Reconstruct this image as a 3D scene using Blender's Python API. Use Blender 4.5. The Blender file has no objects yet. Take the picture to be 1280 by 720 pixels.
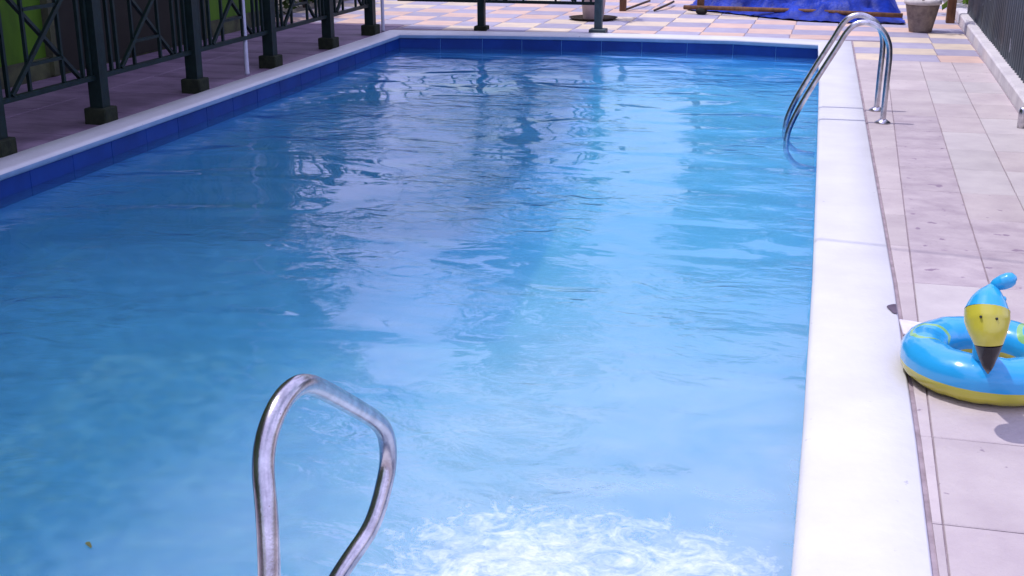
import bpy, bmesh, math, random
from mathutils import Vector, Matrix, noise
random.seed(7)
R = math.radians
S = bpy.context.scene
C = S.collection

# ------------------------------------------------------------------ camera
PITCH, YAW, ROLL, F, EYE = 0.31718, 0.24162, -0.00114, 1535.8, Vector((0, 0, 1.6))
fw = Vector((-math.sin(YAW)*math.cos(PITCH), math.cos(YAW)*math.cos(PITCH), -math.sin(PITCH)))
rt = Vector((math.cos(YAW), math.sin(YAW), 0))
up = rt.cross(fw)
rt, up = rt*math.cos(ROLL)+up*math.sin(ROLL), up*math.cos(ROLL)-rt*math.sin(ROLL)
cd = bpy.data.cameras.new('camera')
cam = bpy.data.objects.new('camera', cd); C.objects.link(cam)
cd.sensor_width = 36; cd.lens = F/1280*36; cd.clip_end = 2000; cd.clip_start = 0.05
cam.matrix_world = Matrix(((rt.x, up.x, -fw.x, EYE.x), (rt.y, up.y, -fw.y, EYE.y), (rt.z, up.z, -fw.z, EYE.z), (0, 0, 0, 1)))
S.camera = cam
cd.dof.use_dof = False

def ray(x, y):
    return rt*((x-640)/F) + up*((360-y)/F) + fw
def at(x, y, z=0.0):
    d = ray(x, y); return EYE + d*((z-EYE.z)/d.z)
def atx(x, y, X):
    d = ray(x, y); return EYE + d*(X/d.x)
def aty(x, y, Y):
    d = ray(x, y); return EYE + d*(Y/d.y)
def atd(x, y, t):
    return EYE + ray(x, y)*t

# ------------------------------------------------------------------ light
SUN_EL, SUN_AZ = R(70), R(268)          # sun high on the left
w = bpy.data.worlds.new('World'); S.world = w; w.use_nodes = True
nt = w.node_tree; bg = nt.nodes['Background']
sky = nt.nodes.new('ShaderNodeTexSky'); sky.sky_type = 'NISHITA'; sky.sun_disc = False
sky.sun_elevation = SUN_EL; sky.sun_rotation = SUN_AZ; sky.air_density = 1.0; sky.dust_density = 1.5
tc = nt.nodes.new('ShaderNodeTexCoord')
nz = nt.nodes.new('ShaderNodeTexNoise'); nz.inputs['Scale'].default_value = 2.3; nz.inputs['Detail'].default_value = 7
nz.inputs['Roughness'].default_value = 0.6
nt.links.new(tc.outputs['Generated'], nz.inputs['Vector'])
cr = nt.nodes.new('ShaderNodeValToRGB'); cr.color_ramp.elements[0].position = 0.36; cr.color_ramp.elements[1].position = 0.56
nt.links.new(nz.outputs['Fac'], cr.inputs['Fac'])
mx = nt.nodes.new('ShaderNodeMixRGB'); mx.inputs['Color2'].default_value = (7.0, 6.9, 11.2, 1)
nt.links.new(cr.outputs['Color'], mx.inputs['Fac']); nt.links.new(sky.outputs['Color'], mx.inputs['Color1'])
nt.links.new(mx.outputs['Color'], bg.inputs['Color'])
bg.inputs['Strength'].default_value = 0.15
sl = bpy.data.lights.new('sun', 'SUN'); sun = bpy.data.objects.new('sun', sl); C.objects.link(sun)
sl.energy = 2.65; sl.angle = R(0.53); sl.color = (1.0, 0.97, 0.96)
sd = Vector((math.sin(SUN_AZ)*math.cos(SUN_EL), math.cos(SUN_AZ)*math.cos(SUN_EL), math.sin(SUN_EL)))
sun.rotation_euler = (-sd).to_track_quat('-Z', 'Y').to_euler()
sun.location = (-10, 5, 20)
S.view_settings.view_transform = 'Standard'; S.view_settings.look = 'None'
S.view_settings.exposure = 0.12; S.view_settings.gamma = 1
S.render.engine = 'CYCLES'
S.cycles.max_bounces = 6; S.cycles.transparent_max_bounces = 8; S.cycles.volume_bounces = 2

# ------------------------------------------------------------------ materials
def mat(name, col, col2=None, scale=4.0, rough=0.6, metal=0.0, bump=0.0, bscale=60.0, detail=6, lo=0.35, hi=0.65,
        spots=None, spot_scale=30, spot_lo=0.68, coat=0.0, stretch=(1, 1, 1), per_obj=0.0):
    m = bpy.data.materials.new(name); m.use_nodes = True
    n = m.node_tree; b = n.nodes['Principled BSDF']; L = n.links.new
    b.inputs['Roughness'].default_value = rough; b.inputs['Metallic'].default_value = metal
    if rough >= .5 and not coat: b.inputs['Specular IOR Level'].default_value = .22
    b.inputs['Coat Weight'].default_value = coat
    geo = n.nodes.new('ShaderNodeNewGeometry')
    mp = n.nodes.new('ShaderNodeMapping'); mp.inputs['Scale'].default_value = stretch
    L(geo.outputs['Position'], mp.inputs['Vector'])
    no = n.nodes.new('ShaderNodeTexNoise'); no.inputs['Scale'].default_value = scale; no.inputs['Detail'].default_value = detail
    no.inputs['Roughness'].default_value = 0.6
    L(mp.outputs['Vector'], no.inputs['Vector'])
    r = n.nodes.new('ShaderNodeValToRGB'); r.color_ramp.elements[0].position = lo; r.color_ramp.elements[1].position = hi
    c2 = col2 or tuple(c*0.85 for c in col)
    r.color_ramp.elements[0].color = (*c2, 1); r.color_ramp.elements[1].color = (*col, 1)
    L(no.outputs['Fac'], r.inputs['Fac']); out = r.outputs['Color']
    if spots:
        n2 = n.nodes.new('ShaderNodeTexNoise'); n2.inputs['Scale'].default_value = spot_scale; n2.inputs['Detail'].default_value = 3
        L(geo.outputs['Position'], n2.inputs['Vector'])
        r2 = n.nodes.new('ShaderNodeValToRGB'); r2.color_ramp.elements[0].position = spot_lo; r2.color_ramp.elements[1].position = spot_lo+0.05
        L(n2.outputs['Fac'], r2.inputs['Fac'])
        x = n.nodes.new('ShaderNodeMixRGB'); x.inputs['Color2'].default_value = (*spots, 1)
        L(r2.outputs['Color'], x.inputs['Fac']); L(out, x.inputs['Color1']); out = x.outputs['Color']
    if per_obj:
        oi = n.nodes.new('ShaderNodeObjectInfo')
        mr = n.nodes.new('ShaderNodeMapRange'); mr.inputs['To Min'].default_value = 1-per_obj; mr.inputs['To Max'].default_value = 1+per_obj*0.4
        L(oi.outputs['Random'], mr.inputs['Value'])
        x = n.nodes.new('ShaderNodeVectorMath'); x.operation = 'SCALE'
        L(out, x.inputs[0]); L(mr.outputs['Result'], x.inputs['Scale']); out = x.outputs['Vector']
    L(out, b.inputs['Base Color'])
    if bump:
        n3 = n.nodes.new('ShaderNodeTexNoise'); n3.inputs['Scale'].default_value = bscale; n3.inputs['Detail'].default_value = 5
        L(mp.outputs['Vector'], n3.inputs['Vector'])
        bp = n.nodes.new('ShaderNodeBump'); bp.inputs['Strength'].default_value = bump; bp.inputs['Distance'].default_value = 0.01
        L(n3.outputs['Fac'], bp.inputs['Height']); L(bp.outputs['Normal'], b.inputs['Normal'])
    return m

M = {}
M['coping'] = mat('white_coping_paint', (0.65, 0.645, 0.67), (0.585, 0.575, 0.60), 2.2, 0.5, bump=0.2, bscale=35, spots=(0.42, 0.40, 0.42), spot_scale=26, spot_lo=0.715)
M['tile_lilac'] = mat('lilac_paint_slab', (0.54, 0.470, 0.465), (0.44, 0.37, 0.385), 2.6, 0.75, detail=9, bump=0.5, bscale=45, spots=(0.28, 0.22, 0.26), spot_scale=17, spot_lo=0.70, per_obj=0.10)
M['tile_dirty'] = mat('stained_lilac_slab', (0.50, 0.425, 0.445), (0.38, 0.31, 0.345), 5.0, 0.7, detail=9, bump=0.5, bscale=45, stretch=(1, 1.3, 1), spots=(0.27, 0.20, 0.26), spot_scale=12, spot_lo=0.66, per_obj=0.08)
M['tile_grey'] = mat('greyish_slab', (0.53, 0.48, 0.475), (0.45, 0.40, 0.41), 3.5, 0.75, bump=0.3, bscale=45, spots=(0.34, 0.28, 0.34), spot_scale=20, spot_lo=0.73, per_obj=0.08)
M['tile_peach'] = mat('peach_tile', (0.66, 0.47, 0.38), (0.56, 0.39, 0.34), 4, 0.65, bump=0.2, per_obj=0.12)
M['tile_cream'] = mat('cream_tile', (0.68, 0.56, 0.42), (0.56, 0.46, 0.38), 4, 0.65, bump=0.2, per_obj=0.12)
M['tile_violet'] = mat('violet_tile', (0.40, 0.37, 0.46), (0.33, 0.30, 0.40), 4, 0.65, bump=0.2, per_obj=0.15)
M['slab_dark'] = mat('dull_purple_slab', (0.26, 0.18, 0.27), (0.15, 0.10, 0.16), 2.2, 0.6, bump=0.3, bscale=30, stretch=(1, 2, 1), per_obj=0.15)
M['grout'] = mat('dark_grout', (0.36, 0.29, 0.32), (0.24, 0.19, 0.21), 12, 0.9, bump=0.3)
M['ground'] = mat('ground_earth', (0.22, 0.19, 0.17), (0.12, 0.11, 0.09), 1.5, 0.95, bump=0.5, bscale=20)
M['basin'] = mat('pale_blue_basin_paint', (0.21, 0.57, 0.98), (0.16, 0.50, 0.96), 1.3, 0.6, bump=0.1)
M['band'] = mat('royal_blue_tile', (0.006, 0.048, 0.26), (0.004, 0.033, 0.19), 3, 0.5, per_obj=0.08)
M['bandgrout'] = mat('blue_grout', (0.10, 0.20, 0.48), None, 7, 0.7)
M['steel'] = mat('polished_steel', (0.66, 0.64, 0.68), (0.42, 0.40, 0.44), 22, 0.23, metal=1.0, spots=(0.22, 0.15, 0.15), spot_scale=120, spot_lo=0.70, bump=0.05, bscale=220)
M['iron'] = mat('dark_green_iron', (0.007, 0.018, 0.016), (0.004, 0.010, 0.010), 14, 0.5, bump=0.1)
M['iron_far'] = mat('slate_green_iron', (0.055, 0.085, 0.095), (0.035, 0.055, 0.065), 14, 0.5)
M['block'] = mat('mossy_footing', (0.022, 0.028, 0.015), (0.010, 0.014, 0.009), 18, 0.9, bump=0.5)
M['green'] = mat('green_painted_wall', (0.075, 0.17, 0.010), (0.03, 0.07, 0.008), 1.6, 0.8, bump=0.25, bscale=25, stretch=(1, 1, 0.35))
M['plinth'] = mat('dirty_plinth', (0.09, 0.10, 0.05), (0.04, 0.04, 0.03), 5, 0.9, bump=0.4)
M['dark'] = mat('dark_doorway', (0.02, 0.018, 0.015), None, 5, 0.8)
M['shade_roof'] = mat('weathered_roof', (0.25, 0.20, 0.18), (0.18, 0.14, 0.13), 3, 0.8)
M['white'] = mat('white_pole_paint', (0.40, 0.40, 0.50), (0.32, 0.32, 0.42), 9, 0.4)
M['kerb'] = mat('pale_kerb_paint', (0.66, 0.62, 0.62), (0.52, 0.48, 0.50), 4, 0.8, bump=0.3, bscale=40, spots=(0.3, 0.27, 0.28), spot_scale=22, spot_lo=0.70)
M['zinc'] = mat('slate_blue_sheet', (0.085, 0.12, 0.15), (0.040, 0.060, 0.080), 5, 0.42, metal=0.3, bump=0.1, stretch=(1, 6, 0.3), spots=(0.30, 0.34, 0.40), spot_scale=9, spot_lo=0.66, per_obj=0.2)
M['wood'] = mat('brown_timber', (0.20, 0.095, 0.05), (0.10, 0.05, 0.03), 9, 0.7, bump=0.4, stretch=(3, 3, 0.6))
M['tarp'] = mat('blue_tarpaulin', (0.005, 0.040, 0.44), (0.002, 0.010, 0.14), 3.5, 0.5, bump=0.8, bscale=35)
M['pot_pink'] = mat('pinkish_pot', (0.50, 0.38, 0.37), (0.38, 0.28, 0.28), 8, 0.8, bump=0.2)
M['pot_grey'] = mat('weathered_concrete_pot', (0.30, 0.24, 0.20), (0.17, 0.13, 0.12), 13, 0.9, bump=0.6, bscale=50)
M['rim'] = mat('chalky_rim', (0.66, 0.60, 0.58), (0.46, 0.42, 0.40), 14, 0.8, bump=0.3)
M['soil'] = mat('soil', (0.05, 0.035, 0.025), (0.02, 0.015, 0.01), 30, 0.95, bump=0.8)
M['leaf'] = mat('leaf_green', (0.085, 0.14, 0.025), (0.035, 0.065, 0.015), 3, 0.55)
M['leaf_bright'] = mat('bright_leaf_green', (0.20, 0.34, 0.03), (0.10, 0.19, 0.02), 5, 0.5)
M['bark'] = mat('bark', (0.10, 0.07, 0.05), (0.05, 0.035, 0.03), 12, 0.9, bump=0.7)
M['cement'] = mat('white_cement', (0.72, 0.69, 0.74), (0.60, 0.55, 0.62), 14, 0.9, bump=0.5)
M['black'] = mat('black_vinyl', (0.004, 0.004, 0.007), None, 5, 0.20, coat=0.0)
M['stone'] = mat('pale_stone', (0.60, 0.50, 0.45), (0.45, 0.36, 0.33), 12, 0.8, bump=0.4)
M['deadleaf'] = mat('dead_leaf', (0.10, 0.12, 0.05), (0.05, 0.05, 0.02), 30, 0.8)

def glass_mat():
    m = mat('window_glass', (0.03, 0.04, 0.05), None, 3, 0.06); return m
M['glass'] = glass_mat()

# ------------------------------------------------------------------ mesh helpers
def new(name, bm, m, parent=None, smooth=False, loc=None):
    me = bpy.data.meshes.new(name)
    bmesh.ops.recalc_face_normals(bm, faces=bm.faces)
    bm.to_mesh(me); bm.free()
    for x in (m if isinstance(m, (list, tuple)) else [m]): me.materials.append(x)
    if smooth:
        for p in me.polygons: p.use_smooth = True
    o = bpy.data.objects.new(name, me); C.objects.link(o)
    if parent: o.parent = parent
    if loc: o.location = loc
    return o
def tag(o, label=None, cat=None, group=None, kind=None):
    if label: o['label'] = label
    if cat: o['category'] = cat
    if group: o['group'] = group
    if kind: o['kind'] = kind
    return o
def empty(name, loc=(0, 0, 0), rz=0):
    o = bpy.data.objects.new(name, None); C.objects.link(o); o.location = loc; o.rotation_euler = (0, 0, rz); o.empty_display_size = .1
    return o
def box(bm, a, b):
    vs = [bm.verts.new((x, y, z)) for z in (a[2], b[2]) for y in (a[1], b[1]) for x in (a[0], b[0])]
    for f in ((0, 1, 3, 2), (4, 6, 7, 5), (0, 4, 5, 1), (2, 3, 7, 6), (0, 2, 6, 4), (1, 5, 7, 3)):
        bm.faces.new([vs[i] for i in f])
def bevbox(a, b, r=0.004):
    bm = bmesh.new(); box(bm, a, b)
    bmesh.ops.bevel(bm, geom=list(bm.edges), offset=r, segments=1, affect='EDGES'); return bm
def slab(poly, z0, z1, ch=0.004, uneven=0.0):
    """polygon slab with chamfered top edge"""
    bm = bmesh.new(); c = sum((Vector((*p, 0)) for p in poly), Vector())/len(poly)
    def ins(p, d):
        v = Vector((*p, 0)); q = c-v; return v+q*(d*1.4/max(q.length, .01))
    lo = [bm.verts.new((p[0], p[1], z0)) for p in poly]
    mi = [bm.verts.new((p[0], p[1], z1-ch)) for p in poly]
    dz = [random.uniform(-uneven, uneven) for _ in poly]
    hi = []
    for p, e in zip(poly, dz):
        v = ins(p, ch); v.z = z1+e; hi.append(bm.verts.new(v))
    n = len(poly)
    for i in range(n):
        j = (i+1) % n
        bm.faces.new((lo[i], lo[j], mi[j], mi[i])); bm.faces.new((mi[i], mi[j], hi[j], hi[i]))
    bm.faces.new(hi)
    return bm
def catmull(pts, n=8):
    P = [pts[0]*2-pts[1]] + pts + [pts[-1]*2-pts[-2]]; out = []
    for i in range(1, len(P)-2):
        a, b, c, d = P[i-1:i+3]
        for k in range(n):
            t = k/n
            out.append(0.5*((2*b)+(c-a)*t+(2*a-5*b+4*c-d)*t*t+(3*b-a-3*c+d)*t**3))
    out.append(pts[-1]); return out
def sweep(bm, pts, rad, seg=12, cap=True, nrm=None):
    rad = rad if isinstance(rad, list) else [rad]*len(pts)
    t0 = (pts[1]-pts[0]).normalized(); nrm = (nrm or t0.orthogonal()).normalized(); rings = []
    for i, p in enumerate(pts):
        t = (pts[min(i+1, len(pts)-1)]-pts[max(i-1, 0)]).normalized()
        nrm = (nrm - t*nrm.dot(t)).normalized(); bn = t.cross(nrm)
        rings.append([bm.verts.new(p+(nrm*math.cos(2*math.pi*k/seg)+bn*math.sin(2*math.pi*k/seg))*rad[i]) for k in range(seg)])
    for a, b in zip(rings, rings[1:]):
        for k in range(seg): bm.faces.new((a[k], a[(k+1) % seg], b[(k+1) % seg], b[k]))
    if cap: bm.faces.new(rings[0]); bm.faces.new(rings[-1])
def bar(bm, a, b, wd, seg=4):
    sweep(bm, [Vector(a), Vector(b)], wd*0.5*(1.414 if seg == 4 else 1), seg)
def lathe(bm, prof, seg=24, c=(0, 0, 0), wob=0.0):
    rings = []
    for r, z in prof:
        rings.append([bm.verts.new((c[0]+(r+random.uniform(-wob, wob))*math.cos(2*math.pi*k/seg), c[1]+(r+random.uniform(-wob, wob))*math.sin(2*math.pi*k/seg), c[2]+z)) for k in range(seg)])
    for a, b in zip(rings, rings[1:]):
        for k in range(seg): bm.faces.new((a[k], a[(k+1) % seg], b[(k+1) % seg], b[k]))
    bm.faces.new(rings[0]); bm.faces.new(rings[-1])

# ------------------------------------------------------------------ pool outline
ZD = -0.012      # top of the paving slabs (coping top is z = 0)
ZW = -0.165       # water level
inner = [(-4.62, 2.26), (-4.62, 6.0), (-4.62, 9.7), (-4.62, 13.44), (-3.7, 13.60), (-2.8, 13.68), (-1.9, 13.73), (-0.9, 13.74), (0.0, 13.56),
         (0.03, 11.0), (0.045, 7.6), (0.05, 5.2), (0.042, 3.6), (0.03, 2.6), (0.03, 2.26)]
outer = [(-4.86, 1.92), (-4.86, 6.0), (-4.85, 9.7), (-4.84, 13.72), (-3.7, 13.86), (-2.8, 13.97), (-1.9, 14.02), (-0.9, 14.03), (0.345, 13.86),
         (0.36, 11.0), (0.375, 7.6), (0.385, 5.2), (0.378, 3.6), (0.365, 2.6), (0.365, 1.92)]
inner.append((-1.85, 2.26)); outer.append((-1.85, 1.92))

def coping():
    bm = bmesh.new(); rings = []
    for (ix, iy), (ox, oy) in zip(inner, outer):
        i = Vector((ix, iy, 0)); o = Vector((ox, oy, 0)); d = i-o; L = d.length
        def p(s, z): q = o+d*(s/L); return bm.verts.new((q.x, q.y, z))
        jz = random.uniform(-.0015, .0015)
        rings.append([p(0, -.07), p(0, -.008), p(.008, 0), p(L*.5, .001+jz), p(L-.035, 0), p(L-.016, -.003), p(L-.004, -.011), p(L, -.022), p(L, -.052), p(L-.012, -.060), p(L-.05, -.060)])
    n = len(rings)
    for a in range(n):
        b = (a+1) % n
        for k in range(len(rings[0])-1): bm.faces.new((rings[a][k], rings[a][k+1], rings[b][k+1], rings[b][k]))
    return bm
M['lip'] = mat('greyblue_lip', (0.20, 0.32, 0.50), (0.15, 0.26, 0.42), 6, 0.6)  # lower faces of the coping nose get their own grey-blue
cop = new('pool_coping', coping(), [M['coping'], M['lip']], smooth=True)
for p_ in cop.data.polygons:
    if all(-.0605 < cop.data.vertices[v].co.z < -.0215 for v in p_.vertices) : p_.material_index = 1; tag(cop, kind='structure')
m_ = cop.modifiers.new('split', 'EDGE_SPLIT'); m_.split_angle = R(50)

wall_in = [Vector((x, y, 0)) for x, y in inner]
cen = Vector((-2.3, 8, 0))
wl = []
for v in wall_in:                     # basin wall sits 25 mm back under the coping nose
    wl.append(Vector((v.x + (0.025 if v.x > cen.x+2 else (-0.025 if v.x < cen.x-2 else 0)), v.y + (0.025 if v.y > 13 else (-0.025 if v.y < 2.4 else 0)), 0)))
def floor_z(y):
    P = [(0, -1.05), (3, -.98), (4.5, -.84), (6.5, -.70), (9, -.58), (12, -.52), (20, -.50)]
    for (a, b), (c, d) in zip(P, P[1:]):
        if a <= y <= c: return b+(d-b)*(y-a)/(c-a)
bm = bmesh.new(); top = [bm.verts.new((v.x, v.y, -.058)) for v in wl]; mid = [bm.verts.new((v.x, v.y, ZW-.055)) for v in wl]; bot = [bm.verts.new((v.x, v.y, floor_z(v.y))) for v in wl]
for i in range(len(wl)):
    j = (i+1) % len(wl)
    bm.faces.new((top[i], top[j], mid[j], mid[i])); bm.faces.new((mid[i], mid[j], bot[j], bot[i]))
basin = new('pool_basin', bm, M['basin']); tag(basin, kind='structure')
bm = bmesh.new(); NY = 24; rows = []
for k in range(NY+1):
    y = 2.2+(13.85-2.2)*k/NY; rows.append([bm.verts.new((x, y, floor_z(y))) for x in (-4.75, 0.2)])
for a, b in zip(rows, rows[1:]): bm.faces.new((a[0], a[1], b[1], b[0]))
fl = new('basin_floor', bm, M['basin'], basin, smooth=True)
# waterline tiles, one object each
for i in range(len(wl)):
    j = (i+1) % len(wl); a, b = wl[i], wl[j]; d = b-a; L = d.length
    if L < .02: continue
    n = max(1, round(L/0.46)); d.normalize(); nn = Vector((-d.y, d.x, 0))
    if nn.dot(cen-(a+b)/2) < 0: nn = -nn
    for k in range(n):
        p = a+d*(L*k/n+.0015); q = a+d*(L*(k+1)/n-.0015); th = nn*(0.006+random.uniform(0, .0015))
        bm = bmesh.new(); z0, z1 = ZW-.06, -.0615
        v = [bm.verts.new((*(x.xy), z)) for x in (p, q) for z in (z0, z1)]
        u = [bm.verts.new((*((x+th).xy), z)) for x in (p+d*.002, q-d*.002) for z in (z0+.002, z1-.002)]
        bm.faces.new((u[0], u[2], u[3], u[1]))
        for e, f in ((0, 1), (1, 3), (3, 2), (2, 0)): bm.faces.new((v[e], v[f], u[f], u[e]))
        new('waterline_tile', bm, M['band'], basin)

# ------------------------------------------------------------------ water
def water_mat():
    m = bpy.data.materials.new('pool_water'); m.use_nodes = True; n = m.node_tree; n.nodes.clear(); L = n.links.new
    N = n.nodes.new
    out = N('ShaderNodeOutputMaterial'); geo = N('ShaderNodeNewGeometry')
    def noise_(scale, detail, stretch=(1, 1, 1), rough=.55, dist=0.0, off=(0, 0, 0)):
        mp = N('ShaderNodeMapping'); mp.inputs['Scale'].default_value = stretch; mp.inputs['Location'].default_value = off
        L(geo.outputs['Position'], mp.inputs['Vector'])
        t = N('ShaderNodeTexNoise'); t.inputs['Scale'].default_value = scale; t.inputs['Detail'].default_value = detail
        t.inputs['Roughness'].default_value = rough; t.inputs['Distortion'].default_value = dist
        L(mp.outputs['Vector'], t.inputs['Vector']); return t.outputs['Fac']
    def math_(op, a, b=None, c=None):
        t = N('ShaderNodeMath'); t.operation = op
        for i, v in enumerate((a, b, c)):
            if v is None: continue
            if isinstance(v, (int, float)): t.inputs[i].default_value = v
            else: L(v, t.inputs[i])
        return t.outputs[0]
    def ramp(v, lo, hi):
        t = N('ShaderNodeMapRange'); t.interpolation_type = 'SMOOTHSTEP'
        t.inputs['From Min'].default_value = lo; t.inputs['From Max'].default_value = hi; L(v, t.inputs['Value']); return t.outputs['Result']
    sep = N('ShaderNodeSeparateXYZ'); L(geo.outputs['Position'], sep.inputs[0]); X, Y = sep.outputs[0], sep.outputs[1]
    swell = noise_(1.3, 1, (1, 1.5, 1), .5, .6); rip = noise_(4.6, 3, (1, 1.6, 1), .42, 1.0); fine = noise_(17, 2, (1, 1.4, 1), .5, 1.5)
    patch = ramp(noise_(0.7, 2, off=(3, 1, 0)), .42, .60)
    rp = math_('MULTIPLY', rip, math_('MULTIPLY_ADD', patch, .85, .12))
    fp = math_('MULTIPLY', fine, math_('MULTIPLY_ADD', patch, .15, .0))
    h = math_('ADD', math_('MULTIPLY', swell, 2.2), math_('ADD', rp, fp))
    bp = N('ShaderNodeBump'); bp.inputs['Strength'].default_value = 1.0; bp.inputs['Distance'].default_value = 0.0165; L(h, bp.inputs['Height'])
    fr = N('ShaderNodeFresnel'); fr.inputs['IOR'].default_value = 1.33; L(bp.outputs['Normal'], fr.inputs['Normal'])
    gl = N('ShaderNodeBsdfGlossy'); gl.inputs['Roughness'].default_value = .04; L(bp.outputs['Normal'], gl.inputs['Normal'])
    tr = N('ShaderNodeBsdfTransparent'); tr.inputs['Color'].default_value = (.93, .98, 1, 1)
    df = N('ShaderNodeBsdfDiffuse'); df.inputs['Color'].default_value = (.12, .40, .95, 1); L(bp.outputs['Normal'], df.inputs['Normal'])
    a = N('ShaderNodeMixShader'); a.inputs['Fac'].default_value = .10; L(tr.outputs[0], a.inputs[1]); L(df.outputs[0], a.inputs[2])
    # patchy diffuse white mixed into the surface at the near end
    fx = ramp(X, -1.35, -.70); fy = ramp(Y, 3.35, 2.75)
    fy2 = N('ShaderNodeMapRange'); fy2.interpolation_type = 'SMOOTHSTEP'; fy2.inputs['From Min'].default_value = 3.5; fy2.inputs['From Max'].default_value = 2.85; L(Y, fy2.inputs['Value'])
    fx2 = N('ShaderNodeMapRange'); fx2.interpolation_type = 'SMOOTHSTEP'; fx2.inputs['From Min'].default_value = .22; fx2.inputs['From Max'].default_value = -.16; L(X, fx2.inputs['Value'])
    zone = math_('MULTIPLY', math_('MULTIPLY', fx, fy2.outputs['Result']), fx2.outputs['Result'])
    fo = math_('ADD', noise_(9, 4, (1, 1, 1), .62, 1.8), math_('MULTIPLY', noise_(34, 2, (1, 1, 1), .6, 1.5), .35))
    white_mix = math_('MULTIPLY_ADD', ramp(math_('MULTIPLY_ADD', zone, .36, fo), .62, 1.34), .85, math_('MULTIPLY', zone, .22))
    white_mix = math_('MULTIPLY', white_mix, math_('MULTIPLY', ramp(zone, .0, .5), .8))
    # softer milky white mix, stronger towards the near right corner
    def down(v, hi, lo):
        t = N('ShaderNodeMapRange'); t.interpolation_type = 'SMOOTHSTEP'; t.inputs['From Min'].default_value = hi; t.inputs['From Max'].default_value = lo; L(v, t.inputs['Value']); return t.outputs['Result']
    pale_mix = math_('MULTIPLY', down(Y, 6.5, 2.4), ramp(X, -2.3, -.5))
    pale_mix = math_('MULTIPLY', pale_mix, math_('MULTIPLY_ADD', noise_(1.7, 4, (1, 1.3, 1), .6, 1.0), .50, .0))
    white_mix = math_('MAXIMUM', white_mix, pale_mix)
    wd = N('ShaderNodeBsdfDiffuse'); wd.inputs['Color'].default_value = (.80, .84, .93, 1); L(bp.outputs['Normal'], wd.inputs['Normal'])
    a2 = N('ShaderNodeMixShader'); L(white_mix, a2.inputs['Fac']); L(a.outputs[0], a2.inputs[1]); L(wd.outputs[0], a2.inputs[2])
    b = N('ShaderNodeMixShader'); L(fr.outputs[0], b.inputs['Fac']); L(a2.outputs[0], b.inputs[1]); L(gl.outputs[0], b.inputs[2])
    L(b.outputs[0], out.inputs['Surface'])
    va = N('ShaderNodeVolumeAbsorption'); va.inputs['Color'].default_value = (.0, .62, .97, 1); va.inputs['Density'].default_value = .35
    vs = N('ShaderNodeVolumeScatter'); vs.inputs['Color'].default_value = (.10, .45, 1, 1); vs.inputs['Density'].default_value = 1.3; vs.inputs['Anisotropy'].default_value = 0.0
    ad = N('ShaderNodeAddShader'); L(va.outputs[0], ad.inputs[0]); L(vs.outputs[0], ad.inputs[1])
    L(ad.outputs[0], out.inputs['Volume'])
    return m
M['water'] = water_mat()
M['still'] = None
bm = bmesh.new()
box(bm, (-4.75, 2.2, -1.9), (0.10, 13.82, ZW))
for v in bm.verts:
    if v.co.z > -1 and v.co.y > 10 and v.co.x > -1: v.co.y = 13.80
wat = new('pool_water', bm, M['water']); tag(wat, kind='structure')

# ------------------------------------------------------------------ ground and decks
def frame_mesh(ox0, oy0, ox1, oy1, ix0, iy0, ix1, iy1, z):
    bm = bmesh.new()
    o = [bm.verts.new((x, y, z)) for x, y in ((ox0, oy0), (ox1, oy0), (ox1, oy1), (ox0, oy1))]
    i = [bm.verts.new((x, y, z)) for x, y in ((ix0, iy0), (ix1, iy0), (ix1, iy1), (ix0, iy1))]
    for k in range(4): bm.faces.new((o[k], o[(k+1) % 4], i[(k+1) % 4], i[k]))
    return bm
tag(new('ground', frame_mesh(-600, -600, 600, 900, -4.80, 2.0, .30, 13.84, -.075), M['ground']), kind='structure')
deck = new('pool_deck', frame_mesh(-6.6, -3, 1.72, 21, -4.78, 2.02, .28, 13.8, -.019), M['grout']); tag(deck, kind='structure')

def lx(a, Y): return a + .025*(Y-7.7)          # deck joints run a degree and a half off the pool axis
def cope_x(Y):
    pts = [(p[1], p[0]) for p in outer[8:15]][::-1]
    for (y0, x0), (y1, x1) in zip(pts, pts[1:]):
        if y0 <= Y <= y1: return x0+(x1-x0)*(Y-y0)/(y1-y0)
    return .365 if Y < 5 else .345
ys = [1.9, 2.5, 3.09, 3.65, 4.2, 4.72, 5.24, 5.82, 6.4, 6.98, 7.6, 8.2, 8.8, 9.4, 10.0, 10.6, 11.2, 11.8, 12.45]
cols = [None, .53, .84, 1.13, 1.43]
dirty = {(1, 8), (1, 9), (1, 11), (1, 10), (1, 7), (2, 6), (2, 7), (1, 6), (1, 12)}
grey = {(2, 9), (2, 10), (2, 11), (3, 8), (3, 9), (3, 12), (2, 14), (3, 15), (3, 6), (1, 5), (2, 15), (3, 11)}
for r, (y0, y1) in enumerate(zip(ys, ys[1:])):
    for c in range(4):
        g = .0025
        l0 = (cope_x(y0)+.017) if c == 0 else lx(cols[c], y0)+g
        l1 = (cope_x(y1)+.017) if c == 0 else lx(cols[c], y1)+g
        r0 = lx(cols[c+1], y0)-g; r1 = lx(cols[c+1], y1)-g
        if r0-l0 < .004: l0 = r0-.004
        if r1-l1 < .004: l1 = r1-.004
        if c > 0: l0 = max(l0, cope_x(y0)+.017); l1 = max(l1, cope_x(y1)+.017)
        mt = M['tile_dirty'] if (c, r) in dirty else (M['tile_grey'] if (c, r) in grey else M['tile_lilac'])
        new('paving_slab', slab([(l0, y0+g), (r0, y0+g), (r1, y1-g), (l1, y1-g)], -.05, ZD, .003, .0012), mt, deck)
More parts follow.
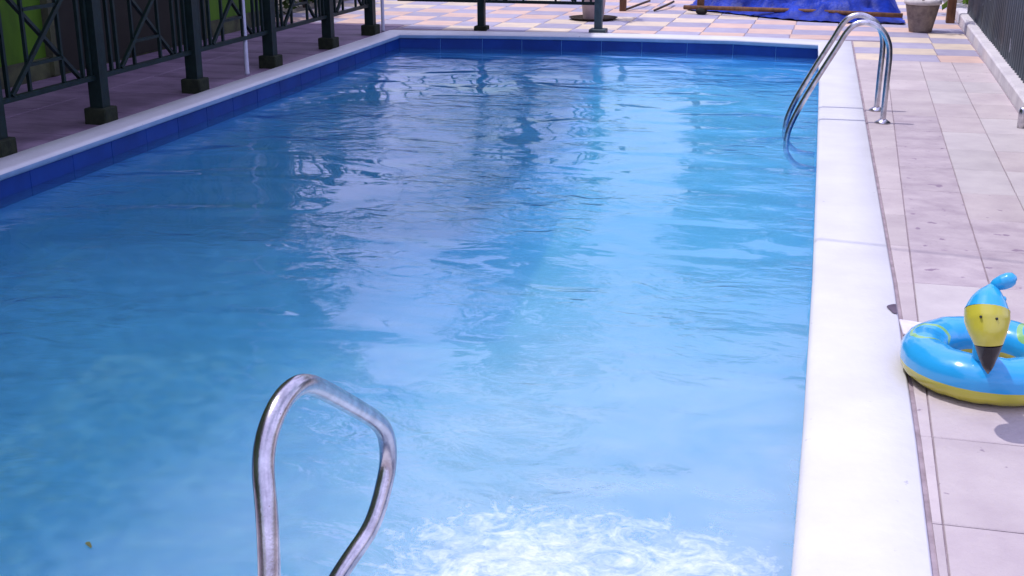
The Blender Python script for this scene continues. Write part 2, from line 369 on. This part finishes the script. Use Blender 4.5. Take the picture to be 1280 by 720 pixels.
# chequered tiles of the far terrace
T = .5
rowsY = [12.45+T*i for i in range(3)]
for j in range(15):
    y0 = 12.45+T*j; y1 = y0+T
    for i in range(-14, 4):
        x0 = lx(.53, y0)+.0-.5+T*i*1.0; x1 = x0+T
        if y0 < 13.9 and x0 < .34: 
            if x1 < .45: continue
            x0 = cope_x(y0)+.015
        if x0 > 1.55: continue
        if x0 < -5.0 and y0 < 14.2: continue
        x1 = min(x1, lx(1.43, y0))
        if x1-x0 < .04: continue
        yy0, yy1 = y0+.004, y1-.004
        if yy0 < 14.06 and x0 < .35:
            yy0 = max(yy0, 14.055)
            if yy1-yy0 < .05: continue
        v = (i+j) % 2
        mt = M['tile_violet'] if v else (M['tile_cream'] if (i*7+j*3) % 5 < 2 else M['tile_peach'])
        new('terrace_tile', slab([(x0+.004, yy0), (x1-.004, yy0), (x1-.004, yy1), (x0+.004, yy1)], -.05, ZD, .004, .001), mt, deck)
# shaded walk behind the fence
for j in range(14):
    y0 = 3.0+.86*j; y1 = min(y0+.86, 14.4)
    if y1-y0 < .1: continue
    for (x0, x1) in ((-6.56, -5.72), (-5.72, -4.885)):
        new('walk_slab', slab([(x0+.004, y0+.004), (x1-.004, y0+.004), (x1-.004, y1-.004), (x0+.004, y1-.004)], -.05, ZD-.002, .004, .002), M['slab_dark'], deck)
for i, x0 in enumerate([-4.86+.87*k for k in range(7)]):
    new('near_slab', slab([(x0+.004, 1.0), (x0+.862, 1.0), (x0+.862, 1.9), (x0+.004, 1.9)], -.05, ZD-.002, .004, .002), M['tile_lilac'], deck)

# white cement smear; flat dark patch painted for the shadow inside the coping notch
pa = [at(x, y, ZD+.004) for x, y in ((1124, 399), (1140, 401), (1158, 404), (1172, 410), (1160, 418), (1145, 421), (1129, 416))]
bm = slab([(p.x, p.y) for p in pa], ZD-.004, ZD+.005, .003, .001); new('cement_patch', bm, M['cement'], deck)
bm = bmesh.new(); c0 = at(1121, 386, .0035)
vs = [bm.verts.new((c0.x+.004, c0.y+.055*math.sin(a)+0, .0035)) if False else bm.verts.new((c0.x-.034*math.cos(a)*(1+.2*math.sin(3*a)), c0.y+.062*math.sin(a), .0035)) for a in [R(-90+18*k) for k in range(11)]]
bm.faces.new(vs); new('notch_shadow_patch', bm, mat('notch_shadow_tone', (0.13, 0.10, 0.14), (0.08, 0.06, 0.09), 20, 0.9), cop)

# kerb under the sheet fence on the right
def kerb():
    bm = bmesh.new(); rg = []
    for k in range(13):
        Y = 5+k*1.05; a = lx(1.435, Y); dx = random.uniform(-.004, .004)
        rg.append([bm.verts.new((a+dx+o, Y, z)) for o, z in ((0, -.05), (.004, .085), (.018, .10), (.145, .102), (.155, -.05))])
    for a, b in zip(rg, rg[1:]):
        for k in range(4): bm.faces.new((a[k], a[k+1], b[k+1], b[k]))
    bm.faces.new(rg[0]); bm.faces.new(rg[-1]); return bm
k_ = new('kerb', kerb(), M['kerb']); tag(k_, kind='structure')

# ------------------------------------------------------------------ corrugated sheet fence on the right
rf = empty('sheet_metal_fence', (lx(1.60, 11), 11, 0))
tag(rf, 'slate blue corrugated metal fence on pale kerb along right side', 'fence')
for k in range(11):
    y0 = 5.2+k*1.0
    bm = bmesh.new(); lo = []; hi = []
    for s in range(57):
        Y = y0+1.03*s/56; ph = (s % 8)/8*2*math.pi
        X = lx(1.545, Y)+.018*math.sin(ph)+(.004 if k % 2 else 0)
        lo.append(bm.verts.new((X-rf.location.x, Y-11, .098))); hi.append(bm.verts.new((X-rf.location.x+.02, Y-11, 1.9)))
    for s in range(56): bm.faces.new((lo[s], lo[s+1], hi[s+1], hi[s]))
    o = new('metal_sheet', bm, M['zinc'], rf, smooth=True)
    sm = o.modifiers.new('thick', 'SOLIDIFY'); sm.thickness = .0015
for z in (.5, 1.6):
    bm = bmesh.new(); bar(bm, (lx(1.60, 5.2)-rf.location.x, -5.8, z), (lx(1.60, 16.1)-rf.location.x, 5.2, z), .05); new('rail', bm, M['wood'], rf)
bm = bmesh.new(); p = at(1278, 149, .05)
lathe(bm, [(.03, -.02), (.03, .11), (.022, .13), (.001, .135)], 12); o = new('pipe_stub', bm, M['steel'], None, smooth=True, loc=(p.x, p.y, .0))
tag(o, 'short grey pipe stub standing against the pale kerb at right edge', 'pipe')

# ------------------------------------------------------------------ iron fence round the pool
iron = empty('iron_fence', (-4.9, 9, 0)); tag(iron, 'dark green wrought iron fence with crossed diagonals behind left coping', 'fence')
O = Vector((-4.9, 9, 0))
def put(name, bm, m, parent=iron, off=O, smooth=False):
    bmesh.ops.translate(bm, verts=bm.verts, vec=-off); return new(name, bm, m, parent, smooth)
FX = -4.93
Yl = [atx(x, y, FX).y for x, y in ((-8, 150), (122, 100), (241, 68), (336, 36), (409, 14))] 
Yl.insert(0, Yl[0]-1.45); Yl.insert(0, Yl[0]-1.45)
c1 = at(468, 42); Yl.append(max(c1.y, Yl[-1]+1.2))
posts = [Vector((FX, y, 0)) for y in Yl]
FY = 14.10
fx1 = aty(602, 30, FY).x; fx2 = aty(748, 30, FY).x
def post(p, h=1.12, r=.05, m='iron', base=(.085, .10)):
    bm = bmesh.new(); box(bm, (p.x-r, p.y-r, .0), (p.x+r, p.y+r, h)); box(bm, (p.x-r-.012, p.y-r-.012, h), (p.x+r+.012, p.y+r+.012, h+.03))
    o = put('post', bm, M[m])
    b = bevbox((p.x-base[0], p.y-base[0], ZD-.01), (p.x+base[0], p.y+base[0], base[1]), .008); put('footing', b, M['block'] if m == 'iron' else M['iron_far'], o)
for p in posts: post(p)
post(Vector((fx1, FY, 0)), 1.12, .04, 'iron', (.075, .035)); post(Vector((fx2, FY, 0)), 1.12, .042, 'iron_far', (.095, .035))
def pan(a, b, m='iron'):
    d = (b-a); L = d.length; d.normalize()
    def q(s, z): v = a+d*s; return (v.x, v.y, z)
    e = .05
    for z in (.315, 1.04):
        bm = bmesh.new(); bar(bm, q(e, z), q(L-e, z), .035); put('rail', bm, M[m])
    c = L/2; z0, z1 = .335, 1.02; zc = .675
    for s1, s2 in ((-1, 1), (1, -1)):
        bm = bmesh.new(); off = Vector((-d.y, d.x, 0))*(.012*s1)
        p1 = Vector(q(c+s1*.40, z0))+off; p2 = Vector(q(c+s2*.40, z1))+off; bar(bm, p1, p2, .026); put('diagonal_bar', bm, M[m])
    for z in (.50, .85):
        bm = bmesh.new(); bar(bm, q(c-.19, z), q(c+.19, z), .022); put('cross_bar', bm, M[m])
    for s in (-.19, .19):
        bm = bmesh.new(); bar(bm, q(c+s, z0), q(c+s, z1), .022); put('vertical_bar', bm, M[m])
    for s in (-.42, -.51, -.60, .42, .51, .60):
        if abs(s) < L/2-.08:
            bm = bmesh.new(); bar(bm, q(c+s, z0-.002), q(c+s, z1), .024); put('vertical_bar', bm, M[m])
for a, b in zip(posts, posts[1:]): pan(a, b)
corner = Vector((FX, FY, 0))
pan(Vector((posts[-1].x+.02, FY, 0)), Vector((fx1, FY, 0)))
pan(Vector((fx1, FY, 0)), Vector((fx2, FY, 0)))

# thin white poles
for (x, y, h, lab) in ((313, 92, 2.4, 'thin white pole behind left coping, in front of the green wall fence'), (482, 38, 2.4, 'thin pale pole standing at the far left corner of the pool')):
    p = at(x, y); bm = bmesh.new(); lathe(bm, [(.022, 0), (.022, .02), (.0195, .022), (.0195, h), (.004, h+.01)], 14)
    o = new('white_pole', bm, M['white'], None, True, (p.x-.03, p.y, ZD)); tag(o, lab, 'pole', 'thin pale poles behind the pool')

# ------------------------------------------------------------------ green building on the left
bl = empty('green_building', (-6.6, 5, 0)); tag(bl, 'green painted building wall standing in shade behind the iron fence', 'building')
B0 = Vector((-6.6, 5, 0))
def bput(name, bm, m, parent=bl): return put(name, bm, m, parent, B0)
HB = 6.2
bm = bmesh.new(); box(bm, (-11, -8, -.07), (-6.6, 14.2, HB)); bput('wall', bm, M['green'])
bm = bmesh.new(); box(bm, (-6.598, -8, -.06), (-6.575, 14.2, .16)); bput('plinth', bm, M['plinth'])
def opening(y0, y1, z0, z1, door=False):
    bm = bmesh.new(); box(bm, (-6.62, y0, z0), (-6.56, y1, z1)); w_ = bput('door' if door else 'window', bm, M['dark'])
    bm = bmesh.new(); t = .07
    for a, b in (((y0-t, z0), (y0, z1)), ((y1, z0), (y1+t, z1)), ((y0-t, z1), (y1+t, z1+t))): box(bm, (-6.605, a[0], a[1]), (-6.53, b[0], b[1]))
    put('frame', bm, M['white'] if not door else M['plinth'], w_, B0)
    if not door:
        bm = bmesh.new(); box(bm, (-6.56, y0+.02, z0+.02), (-6.55, y1-.02, z1-.02)); put('pane', bm, M['glass'], w_, B0)
opening(9.7, 12.5, .0, 2.4, True)
opening(4.4, 5.4, .0, 2.1, True)
for z in (1.1, 3.9):
    for y in (-4, -1, 2, 6.2, 8.1, 12.6):
        if z < 2 and y in (8.1,): continue
        opening(y, y+1.1, z, z+1.2)
bm = bmesh.new()
poly = [(-11.4, -9), (-6.2, -9), (-6.2, 5.3), (-4.15, 5.9), (-4.25, 9.0), (-4.55, 11.2), (-4.85, 14.05), (-11.4, 14.4)]  # eaves outline, out of view, shaped to set where the pool's shade ends
lo = [bm.verts.new((x, y, HB)) for x, y in poly]; hi = [bm.verts.new((x, y, HB+.25)) for x, y in poly]
bm.faces.new(lo); bm.faces.new(hi)
for i in range(len(poly)): bm.faces.new((lo[i], lo[(i+1) % len(poly)], hi[(i+1) % len(poly)], hi[i]))
bput('shade_roof', bm, M['shade_roof'])

# ------------------------------------------------------------------ stainless handrails
bm = bmesh.new()
pts = [Vector((-.918, 1.80, ZD)), Vector((-.918, 1.805, .2)), atd(337, 720, 2.30), atd(333, 634, 2.30), atd(329, 590, 2.31), atd(332, 552, 2.32),
       atd(343, 518, 2.34), atd(359, 492, 2.38), atd(382, 479, 2.46), atd(413, 492, 2.62), atd(447, 511, 2.80), atd(472, 527, 2.93), atd(483, 545, 2.98),
       atd(485.5, 575, 3.01), atd(480, 607, 3.01), atd(464, 660, 3.00), atd(428, 712, 2.97), Vector((-1.09, 2.36, -.12)), Vector((-1.11, 2.33, -.30)), Vector((-1.11, 2.25, -.40))]
h1 = empty('pool_handrail', (-.918, 1.8, ZD)); tag(h1, 'bent stainless steel handrail loop nearest the camera over the water', 'handrail')
cp = catmull(pts, 8)
for _ in range(10): cp = [cp[0]]+[(cp[i-1]+cp[i]*2+cp[i+1])/4 for i in range(1, len(cp)-1)]+[cp[-1]]
sweep(bm, cp, .0215, 20); bmesh.ops.translate(bm, verts=bm.verts, vec=-Vector((-.918, 1.8, ZD))); new('rail', bm, M['steel'], h1, True)
bm = bmesh.new(); lathe(bm, [(.05, 0), (.05, .006), (.03, .02), (.023, .024)], 20); new('flange', bm, M['steel'], h1, True)

lad = empty('pool_ladder', (.47, 9.25, ZD)); tag(lad, 'twin rail stainless steel pool ladder on right coping at far end', 'pool ladder')
lo_ = Vector((.47, 9.25, ZD))
for (Y, xb, x, y) in ((9.03, .485, 1080, 31), (9.55, .46, 1077, 22)):
    dx = xb-.485; s = .97 if Y > 9.3 else 1
    prof = [(.485, ZD), (.487, .25), (.489, .47), (.468, .57), (.415, .645), (.33, .685), (.25, .675), (.19, .62), (.125, .50), (.0, .27), (-.10, .07), (-.155, -.07), (-.172, -.16), (-.172, -.23), (-.145, -.29), (-.08, -.345), (.06, -.37)]
    P = [Vector((px+dx, Y, z)) for px, z in prof]
    bm = bmesh.new(); sweep(bm, catmull(P, 7), .0205, 16); bmesh.ops.translate(bm, verts=bm.verts, vec=-lo_); r_ = new('rail', bm, M['steel'], lad, True)
    bm = bmesh.new(); lathe(bm, [(.055, 0), (.055, .008), (.032, .022), (.022, .03)], 20, (xb-lo_.x, Y-lo_.y, .001)); new('flange', bm, M['steel'], r_, True)

# ------------------------------------------------------------------ inflatable ring with a bird's head
ring = empty('swim_ring', (.637, 4.17, 0)); tag(ring, 'blue and yellow inflatable swim ring with bird head and black beak on right deck', 'swim ring')
RO = Vector((.637, 4.17, 0))
def ring_mat():
    m = bpy.data.materials.new('ring_vinyl'); m.use_nodes = True; n = m.node_tree; b = n.nodes['Principled BSDF']; L = n.links.new; N = n.nodes.new
    b.inputs['Roughness'].default_value = .22; b.inputs['Coat Weight'].default_value = .5; b.inputs['Coat Roughness'].default_value = .08
    tc = N('ShaderNodeTexCoord'); sp = N('ShaderNodeSeparateXYZ'); L(tc.outputs['Object'], sp.inputs[0])
    # yellow underside
    u = N('ShaderNodeMath'); u.operation = 'LESS_THAN'; u.inputs[1].default_value = -.012; L(sp.outputs[2], u.inputs[0])
    # yellow curl printed on the top
    d = N('ShaderNodeVectorMath'); d.operation = 'DISTANCE'; d.inputs[1].default_value = (-.185, .02, .06); L(tc.outputs['Object'], d.inputs[0])
    nz = N('ShaderNodeTexNoise'); nz.inputs['Scale'].default_value = 9; L(tc.outputs['Object'], nz.inputs['Vector'])
    a0 = N('ShaderNodeMath'); a0.operation = 'MULTIPLY_ADD'; a0.inputs[1].default_value = .09; L(nz.outputs['Fac'], a0.inputs[0]); L(d.outputs['Value'], a0.inputs[2])
    a1 = N('ShaderNodeMath'); a1.operation = 'SUBTRACT'; a1.inputs[1].default_value = .118; L(a0.outputs[0], a1.inputs[0])
    a2 = N('ShaderNodeMath'); a2.operation = 'ABSOLUTE'; L(a1.outputs[0], a2.inputs[0])
    a3 = N('ShaderNodeMath'); a3.operation = 'LESS_THAN'; a3.inputs[1].default_value = .007; L(a2.outputs[0], a3.inputs[0])
    d2 = N('ShaderNodeVectorMath'); d2.operation = 'DISTANCE'; d2.inputs[1].default_value = (.20, .12, .05); L(tc.outputs['Object'], d2.inputs[0])
    b1 = N('ShaderNodeMath'); b1.operation = 'SUBTRACT'; b1.inputs[1].default_value = .09; L(d2.outputs['Value'], b1.inputs[0])
    b2 = N('ShaderNodeMath'); b2.operation = 'ABSOLUTE'; L(b1.outputs[0], b2.inputs[0])
    b3 = N('ShaderNodeMath'); b3.operation = 'LESS_THAN'; b3.inputs[1].default_value = .009; L(b2.outputs[0], b3.inputs[0])
    mxm = N('ShaderNodeMath'); mxm.operation = 'MAXIMUM'; L(a3.outputs[0], mxm.inputs[0]); L(b3.outputs[0], mxm.inputs[1])
    c1 = N('ShaderNodeMixRGB'); c1.inputs['Color1'].default_value = (.022, .33, .66, 1); c1.inputs['Color2'].default_value = (.22, .46, .16, 1); L(mxm.outputs[0], c1.inputs['Fac'])
    c2 = N('ShaderNodeMixRGB'); c2.inputs['Color2'].default_value = (.50, .46, .05, 1); L(c1.outputs[0], c2.inputs['Color1']); L(u.outputs[0], c2.inputs['Fac'])
    L(c2.outputs[0], b.inputs['Base Color'])
    nw = N('ShaderNodeTexNoise'); nw.inputs['Scale'].default_value = 14; L(tc.outputs['Object'], nw.inputs['Vector'])
    bp = N('ShaderNodeBump'); bp.inputs['Strength'].default_value = .25; bp.inputs['Distance'].default_value = .01; L(nw.outputs['Fac'], bp.inputs['Height']); L(bp.outputs['Normal'], b.inputs['Normal'])
    return m
RM, Rm = .205, .083
bm = bmesh.new(); rg = []
for i in range(72):
    a = 2*math.pi*i/72; rr = Rm*(1+.012*math.sin(24*a)); ring_v = []
    for k in range(28):
        b = 2*math.pi*k/28; cr_, sr_ = math.cos(b), math.sin(b)
        pin = 1-.06*math.exp(-((abs(cr_)-1)/.03)**2)     # welded seam pulls the vinyl in
        rad = RM+rr*cr_*pin; ring_v.append(bm.verts.new((rad*math.cos(a), rad*math.sin(a), rr*sr_*.94*(1+.02*math.sin(12*a+b)))))
    rg.append(ring_v)
for i in range(72):
    for k in range(28): bm.faces.new((rg[i][k], rg[(i+1) % 72][k], rg[(i+1) % 72][(k+1) % 28], rg[i][(k+1) % 28]))
o = new('tube', bm, ring_mat(), ring, True, (0, 0, ZD+Rm*.93))

def vinyl(name, col):
    m = mat(name, col, tuple(c*.92 for c in col), 6, .25, coat=.5, bump=.12, bscale=14); return m
M['cyan'] = vinyl('cyan_vinyl', (.02, .36, .68)); M['yellow'] = vinyl('yellow_vinyl', (.52, .47, .045))
# head: a tapering balloon, beak down, leaning over the front of the tube
spine = [aty(1235, 467, 3.72), aty(1235, 457, 3.70), aty(1235, 445, 3.70), aty(1235.5, 430, 3.70), aty(1235, 416, 3.71), aty(1234, 402, 3.73), aty(1234, 389, 3.75), aty(1236, 376, 3.77), aty(1239, 364, 3.79), aty(1241, 356, 3.80)]
rad = [.002, .017, .029, .042, .056, .066, .066, .052, .031, .011]
def lobes(pts, rad, name, m, parent, i0, i1, closed):
    bm = bmesh.new(); seg = 24
    P = catmull(pts, 5); RR = []
    for i in range(len(rad)-1):
        for k in range(5): t = k/5; t = t; RR.append(rad[i]*(1-t)+rad[i+1]*t)
    RR.append(rad[-1])
    P2 = P[i0*5:i1*5+1]; R2 = RR[i0*5:i1*5+1]
    sweep(bm, P2, R2, seg, False, Vector((1, 0, 0))); bmesh.ops.translate(bm, verts=bm.verts, vec=-RO)
    return new(name, bm, m, parent, True)
head = lobes(spine, rad, 'head', M['yellow'], ring, 3, 6, 0)
hb = lobes(spine, rad, 'crown', M['cyan'], ring, 6, 9, 0)
bk = lobes(spine, rad, 'beak', M['black'], ring, 0, 3, 0)
cs = [aty(1239, 360, 3.80), aty(1245, 356, 3.80), aty(1253, 353, 3.80), aty(1261, 350, 3.80), aty(1267, 348, 3.80), aty(1271, 347, 3.80)]
lobes(cs, [.010, .019, .0235, .024, .019, .005], 'crest', M['cyan'], ring, 0, 5, 0)
bm = bmesh.new(); sweep(bm, catmull([Vector((.60, 3.99, .12)), Vector((.585, 3.93, .22)), Vector((.57, 3.85, .33)), Vector((.565, 3.80, .40))], 6), .036, 18)
bmesh.ops.translate(bm, verts=bm.verts, vec=-RO); new('neck', bm, M['cyan'], ring, True)
for (x, y) in ((1226, 396), (1246, 398.5)):
    e = aty(x, y, 3.74); d = (EYE-e).normalized(); e = e+d*.068
    bm = bmesh.new(); bmesh.ops.create_icosphere(bm, subdivisions=2, radius=.0045); bmesh.ops.translate(bm, verts=bm.verts, vec=e-RO); new('eye', bm, M['black'], ring, True)
bm = bmesh.new(); bmesh.ops.create_icosphere(bm, subdivisions=2, radius=.010); bmesh.ops.translate(bm, verts=bm.verts, vec=aty(1254, 374, 3.77)-RO); new('valve', bm, M['cyan'], ring, True)

# ------------------------------------------------------------------ pots
def pot(name, p, rt_, rb, h, m, mr, label, cat='flower pot', saucer=None):
    e = empty(name, (p.x, p.y, ZD)); tag(e, label, cat)
    bm = bmesh.new(); lathe(bm, [(rb, 0.001), (rb*1.03, .02), (rt_*.93, h*.80), (rt_*.95, h*.84), (rt_*.90, h-.03), (rt_*.88, h-.06)], 28, wob=.0015); new('body', bm, m, e, True)
    bm = bmesh.new(); lathe(bm, [(rt_*.94, h*.86), (rt_*1.04, h*.88), (rt_*1.05, h), (rt_*.93, h+.004), (rt_*.90, h-.03)], 28, wob=.001); new('rim', bm, mr, e, True)
    bm = bmesh.new(); lathe(bm, [(rt_*.90, h-.035), (rt_*.5, h-.025), (.01, h-.02)], 20, wob=.003); new('soil', bm, M['soil'], e)
    if saucer:
        bm = bmesh.new(); lathe(bm, [(saucer*.8, -.002), (saucer, .03), (saucer*.96, .03), (saucer*.78, .006)], 28); new('saucer', bm, M['soil'], e, True)
    return e
def leaves(bm, c, rad, n, size, flat=1.0):
    for _ in range(n):
        v = Vector((random.gauss(0, 1), random.gauss(0, 1), random.gauss(0, 1))); v.normalize(); v *= random.random()**.45
        p = Vector(c)+Vector((v.x*rad[0], v.y*rad[1], v.z*rad[2]))
        d = Vector((random.uniform(-1, 1), random.uniform(-1, 1), random.uniform(-.6, .8))).normalized(); s = d.orthogonal().normalized()
        s = (s*math.cos(random.random()*6)+d.cross(s)*math.sin(random.random()*6)); L = size*random.uniform(.6, 1.3)
        a = bm.verts.new(p); b = bm.verts.new(p+d*L*.5+s*L*.22); c_ = bm.verts.new(p+d*L); e = bm.verts.new(p+d*L*.5-s*L*.22)
        bm.faces.new((a, b, c_, e))
def plant(e, h, H, m, n=160, size=.12, rad=.28):
    bm = bmesh.new(); sweep(bm, [Vector((0, 0, h-.04)), Vector((.01, 0, h+H*.5)), Vector((.02, .01, h+H))], [.014, .011, .006], 8); new('stem', bm, M['bark'], e, True)
    bm = bmesh.new(); leaves(bm, (0.02, 0, h+H), (rad, rad, rad*.8), n, size); new('foliage', bm, m, e)
e = pot('flower_pot', at(741.5, 23), .175, .125, .42, M['pot_pink'], M['pot_pink'], 'pinkish flower pot on dark saucer behind the far fence post', saucer=.31); plant(e, .42, .7, M['leaf'])
e = pot('flower_pot', at(1151, 39.5)+Vector((0, .1, 0)), .198, .125, .36, M['pot_grey'], M['rim'], 'weathered grey flower pot with chalky rim beside the wooden post'); plant(e, .36, .9, M['leaf'])

# ------------------------------------------------------------------ timber posts, pipe and tarp
def timber(x, y, wd, h, lab, name='wooden_post', cat='post'):
    p = at(x, y); bm = bevbox((-wd/2, -wd/2, 0), (wd/2, wd/2, h), .006); o = new(name, bm, M['wood'], None, loc=(p.x, p.y+wd/2, ZD)); tag(o, lab, cat); return o
timber(778, 13, .085, 1.0, 'short brown wooden post right of the pinkish pot')
timber(875, 16, .09, 1.0, 'brown wooden post with dark foot left of the blue tarp')
timber(1188, 28, .10, 1.6, 'brown wooden post at the corner of the kerb beside the grey pot')
p = at(877, 17); bm = bmesh.new(); bmesh.ops.create_icosphere(bm, subdivisions=3, radius=.07)
for v in bm.verts: v.co = Vector((v.co.x*1.1, v.co.y, v.co.z*.7))*(1+.15*noise.noise(v.co*20))
tag(new('stone', bm, M['dark'], None, True, (p.x, p.y, .03)), 'dark stone at the foot of the post left of the tarp', 'stone')
p = at(290, 20); bm = bmesh.new(); bmesh.ops.create_icosphere(bm, subdivisions=3, radius=.06)
for v in bm.verts: v.co = Vector((v.co.x*1.2, v.co.y, v.co.z*.6))*(1+.25*noise.noise(v.co*18))
tag(new('stone', bm, M['stone'], None, True, (p.x, p.y, .02)), 'small pale stone on the shaded walk by the green wall', 'stone')
# thin dark strips standing in for cast shadows by the post
for (a, b, lab) in (((782, 12), (812, 1), 'dark shadow strip right of the short brown post'), ((818, 13), (842, 2), 'dark shadow strip between the two brown posts')):
    A, B = at(*a, ZD+.02), at(*b, ZD+.05); mid_ = (A+B)/2+Vector((.05, .02, .02)); bm = bmesh.new(); sweep(bm, catmull([A, mid_, B], 6), .016, 8); o = new('shadow_strip', bm, M['bark'], None, True); tag(o, lab, 'shadow_strip')

def tarp():
    bm = bmesh.new(); NX, NY = 120, 60; g = []
    for j in range(NY+1):
        row = []
        for i in range(NX+1):
            u, v = i/NX, j/NY
            x = -1.75+2.75*u; yf = 16.95-1.25*min(1, u*1.35)**.8 + .10*math.sin(u*9)
            y = yf+2.6*v
            e = min(v*5, 1)*min(u*6, 1)*min((1-u)*9, 1)*min((1-v)*5, 1)
            f1 = noise.ridged_multi_fractal(Vector((x*1.3, y*2.2, 0)), .8, 2.1, 4, 1.0, 2.0)
            z = e*(.13+.34*min(1, v*1.6)+.26*(f1-1.0)*.8)+.015+.03*abs(noise.noise(Vector((x*7, y*9, 3))))
            row.append(bm.verts.new((x+.05*noise.noise(Vector((x*5, y*5, 9))), y, max(z, .004)+ZD)))
        g.append(row)
    for a, b in zip(g, g[1:]):
        for i in range(NX): bm.faces.new((a[i], a[i+1], b[i+1], b[i]))
    return bm
t_ = new('blue_tarp', tarp(), M['tarp'], None, True); tag(t_, 'crumpled blue tarpaulin heaped on the far terrace', 'tarpaulin')
A, B = at(855, 9, .07), at(1128, 19.5, .10)
bm = bmesh.new(); sweep(bm, [A, (A+B)/2+Vector((0, 0, .01)), B], .028, 10); o = new('rusty_pipe', bm, M['wood'], None, True); tag(o, 'long rusty brown pipe lying across the front of the blue tarp', 'pipe')

# green sprig behind the wooden post, hedge past the building
e = empty('shrub', (1.95, 17.2, -.07)); tag(e, 'bright green leafy shrub behind the sheet fence at its far end', 'shrub')
bm = bmesh.new(); sweep(bm, [Vector((0, 0, 0)), Vector((-.05, 0, .5)), Vector((0, .05, 1.0))], [.03, .02, .01], 8); new('stem', bm, M['bark'], e, True)
bm = bmesh.new(); leaves(bm, (-.05, 0, .75), (.55, .5, .65), 700, .13); new('foliage', bm, M['leaf_bright'], e)
for k in range(6):
    y = 14.9+k*.95; e = empty('bush', (-7.0-.15*(k % 2)-.1*k, y, -.07))
    tag(e, ['dark green bush nearest the corner of the green building', 'dark bush second from the green building', 'dark bush third from the green building', 'dark bush fourth from the green building', 'dark bush fifth from the green building', 'dark bush farthest from the green building'][k], 'bush', 'bushes in a row beyond the green building')
    bm = bmesh.new()
    for s in range(4): a = s*1.6+k; sweep(bm, [Vector((0, 0, 0)), Vector((.2*math.cos(a), .2*math.sin(a), .8))], [.03, .012], 6)
    new('stem', bm, M['bark'], e); bm = bmesh.new(); leaves(bm, (0, 0, .95), (.68, .62, .95), 1300, .14); new('foliage', bm, M['leaf'], e)

# ------------------------------------------------------------------ trees beyond the terrace (seen mirrored in the water)
def tree(x, y, H, rx, rz, lab, n=7000, sd_=1):
    random.seed(sd_); e = empty('tree', (x, y, -.07)); tag(e, lab, 'tree', 'trees beyond the far terrace')
    bm = bmesh.new(); ctop = H-rz; sweep(bm, catmull([Vector((0, 0, 0)), Vector((.1, 0, ctop*.5)), Vector((0, .1, ctop)), Vector((0, 0, H-.5))], 4), [.26-.015*i for i in range(13)], 10)
    cl = []
    for k in range(14):
        a = random.uniform(0, 6.28); rr = random.uniform(.35, .85); z = ctop+random.uniform(-.75, .8)*rz
        f = math.sqrt(max(.1, 1-((z-ctop)/rz)**2)); c = Vector((math.cos(a)*rx*rr*f, math.sin(a)*rx*rr*f, z)); cl.append(c)
        sweep(bm, [Vector((0, .05, max(1.5, z-rz*.5))), c*.6+Vector((0, 0, z*.4-.3)), c], [.10, .06, .02], 6)
    new('trunk', bm, M['bark'], e, True)
    bm = bmesh.new()
    for c in cl: s = random.uniform(.28, .45)*rx; leaves(bm, c, (s, s, s*.8), n//14, .32)
    new('crown', bm, M['leaf'], e)
tree(-5.9, 25, 12.5, 1.9, 4.6, 'tall narrow dark green tree beyond the far terrace', 8000, 3)
tree(-11.2, 22, 12, 3.3, 4.6, 'wide dark tree beyond the green building corner', 9000, 4)
tree(-1.2, 30, 8.0, 2.6, 3.0, 'low round tree beyond the blue tarp', 7000, 5)
tree(4.6, 29, 9.0, 3.2, 3.6, 'broad tree beyond the right corner of the terrace', 8000, 6)

# unseen tree added at the near end so broken sunlight reaches the left water
random.seed(11)
e = empty('tree', (-5.7, 1.2, -.07)); tag(e, 'added thin-crowned tree, out of view, thinning the shade at the near left end of the pool', 'tree')
bm = bmesh.new(); sweep(bm, catmull([Vector((0, 0, 0)), Vector((.1, .1, 2)), Vector((0, 0, 4.2)), Vector((.2, .2, 6))], 5), [.14-.006*i for i in range(16)], 10)
for k in range(9): a = k*.7; sweep(bm, [Vector((0, 0, 3.6+.2*k)), Vector((.7*math.cos(a), 1.6*math.sin(a), 5.2)), Vector((1.1*math.cos(a), 3.0*math.sin(a), 5.9))], [.05, .03, .012], 6)
new('trunk', bm, M['bark'], e, True)
bm = bmesh.new()
for k in range(42000):
    p = Vector((random.gauss(.45, .75), random.uniform(-5.0, 4.6)+random.gauss(0, .3), random.gauss(5.9, .35))); p.x = min(p.x, 1.35+random.gauss(0, .12))
    leaves(bm, p, (.04, .04, .04), 1, .072)
new('crown', bm, M['leaf'], e)

# service cable overhead, only its faint shadow reaches the coping
bm = bmesh.new(); sweep(bm, catmull([Vector((-6.5, 6.35, 6.0)), Vector((-3.2, 5.90, 5.55)), Vector((-1.2, 5.62, 5.5)), Vector((3, 4.9, 5.7)), Vector((8, 4.0, 6.2))], 8), .008, 8)
o = new('overhead_cable', bm, M['black'], None, True); tag(o, 'thin dark cable strung across above the pool from the green building', 'cable')

# dead leaf drifting in the pool
p = at(111, 681, ZW+.004); bm = bmesh.new(); L_ = .035
vs = [bm.verts.new(v) for v in ((-.016, .012, 0), (-.004, .012, .003), (.014, -.006, .001), (.017, -.016, 0), (.004, -.012, .004), (-.012, 0, .002))]
bm.faces.new(vs); o = new('dead_leaf', bm, M['deadleaf'], None, False, p); tag(o, 'small dark leaf floating on the water near lower left corner', 'leaf')
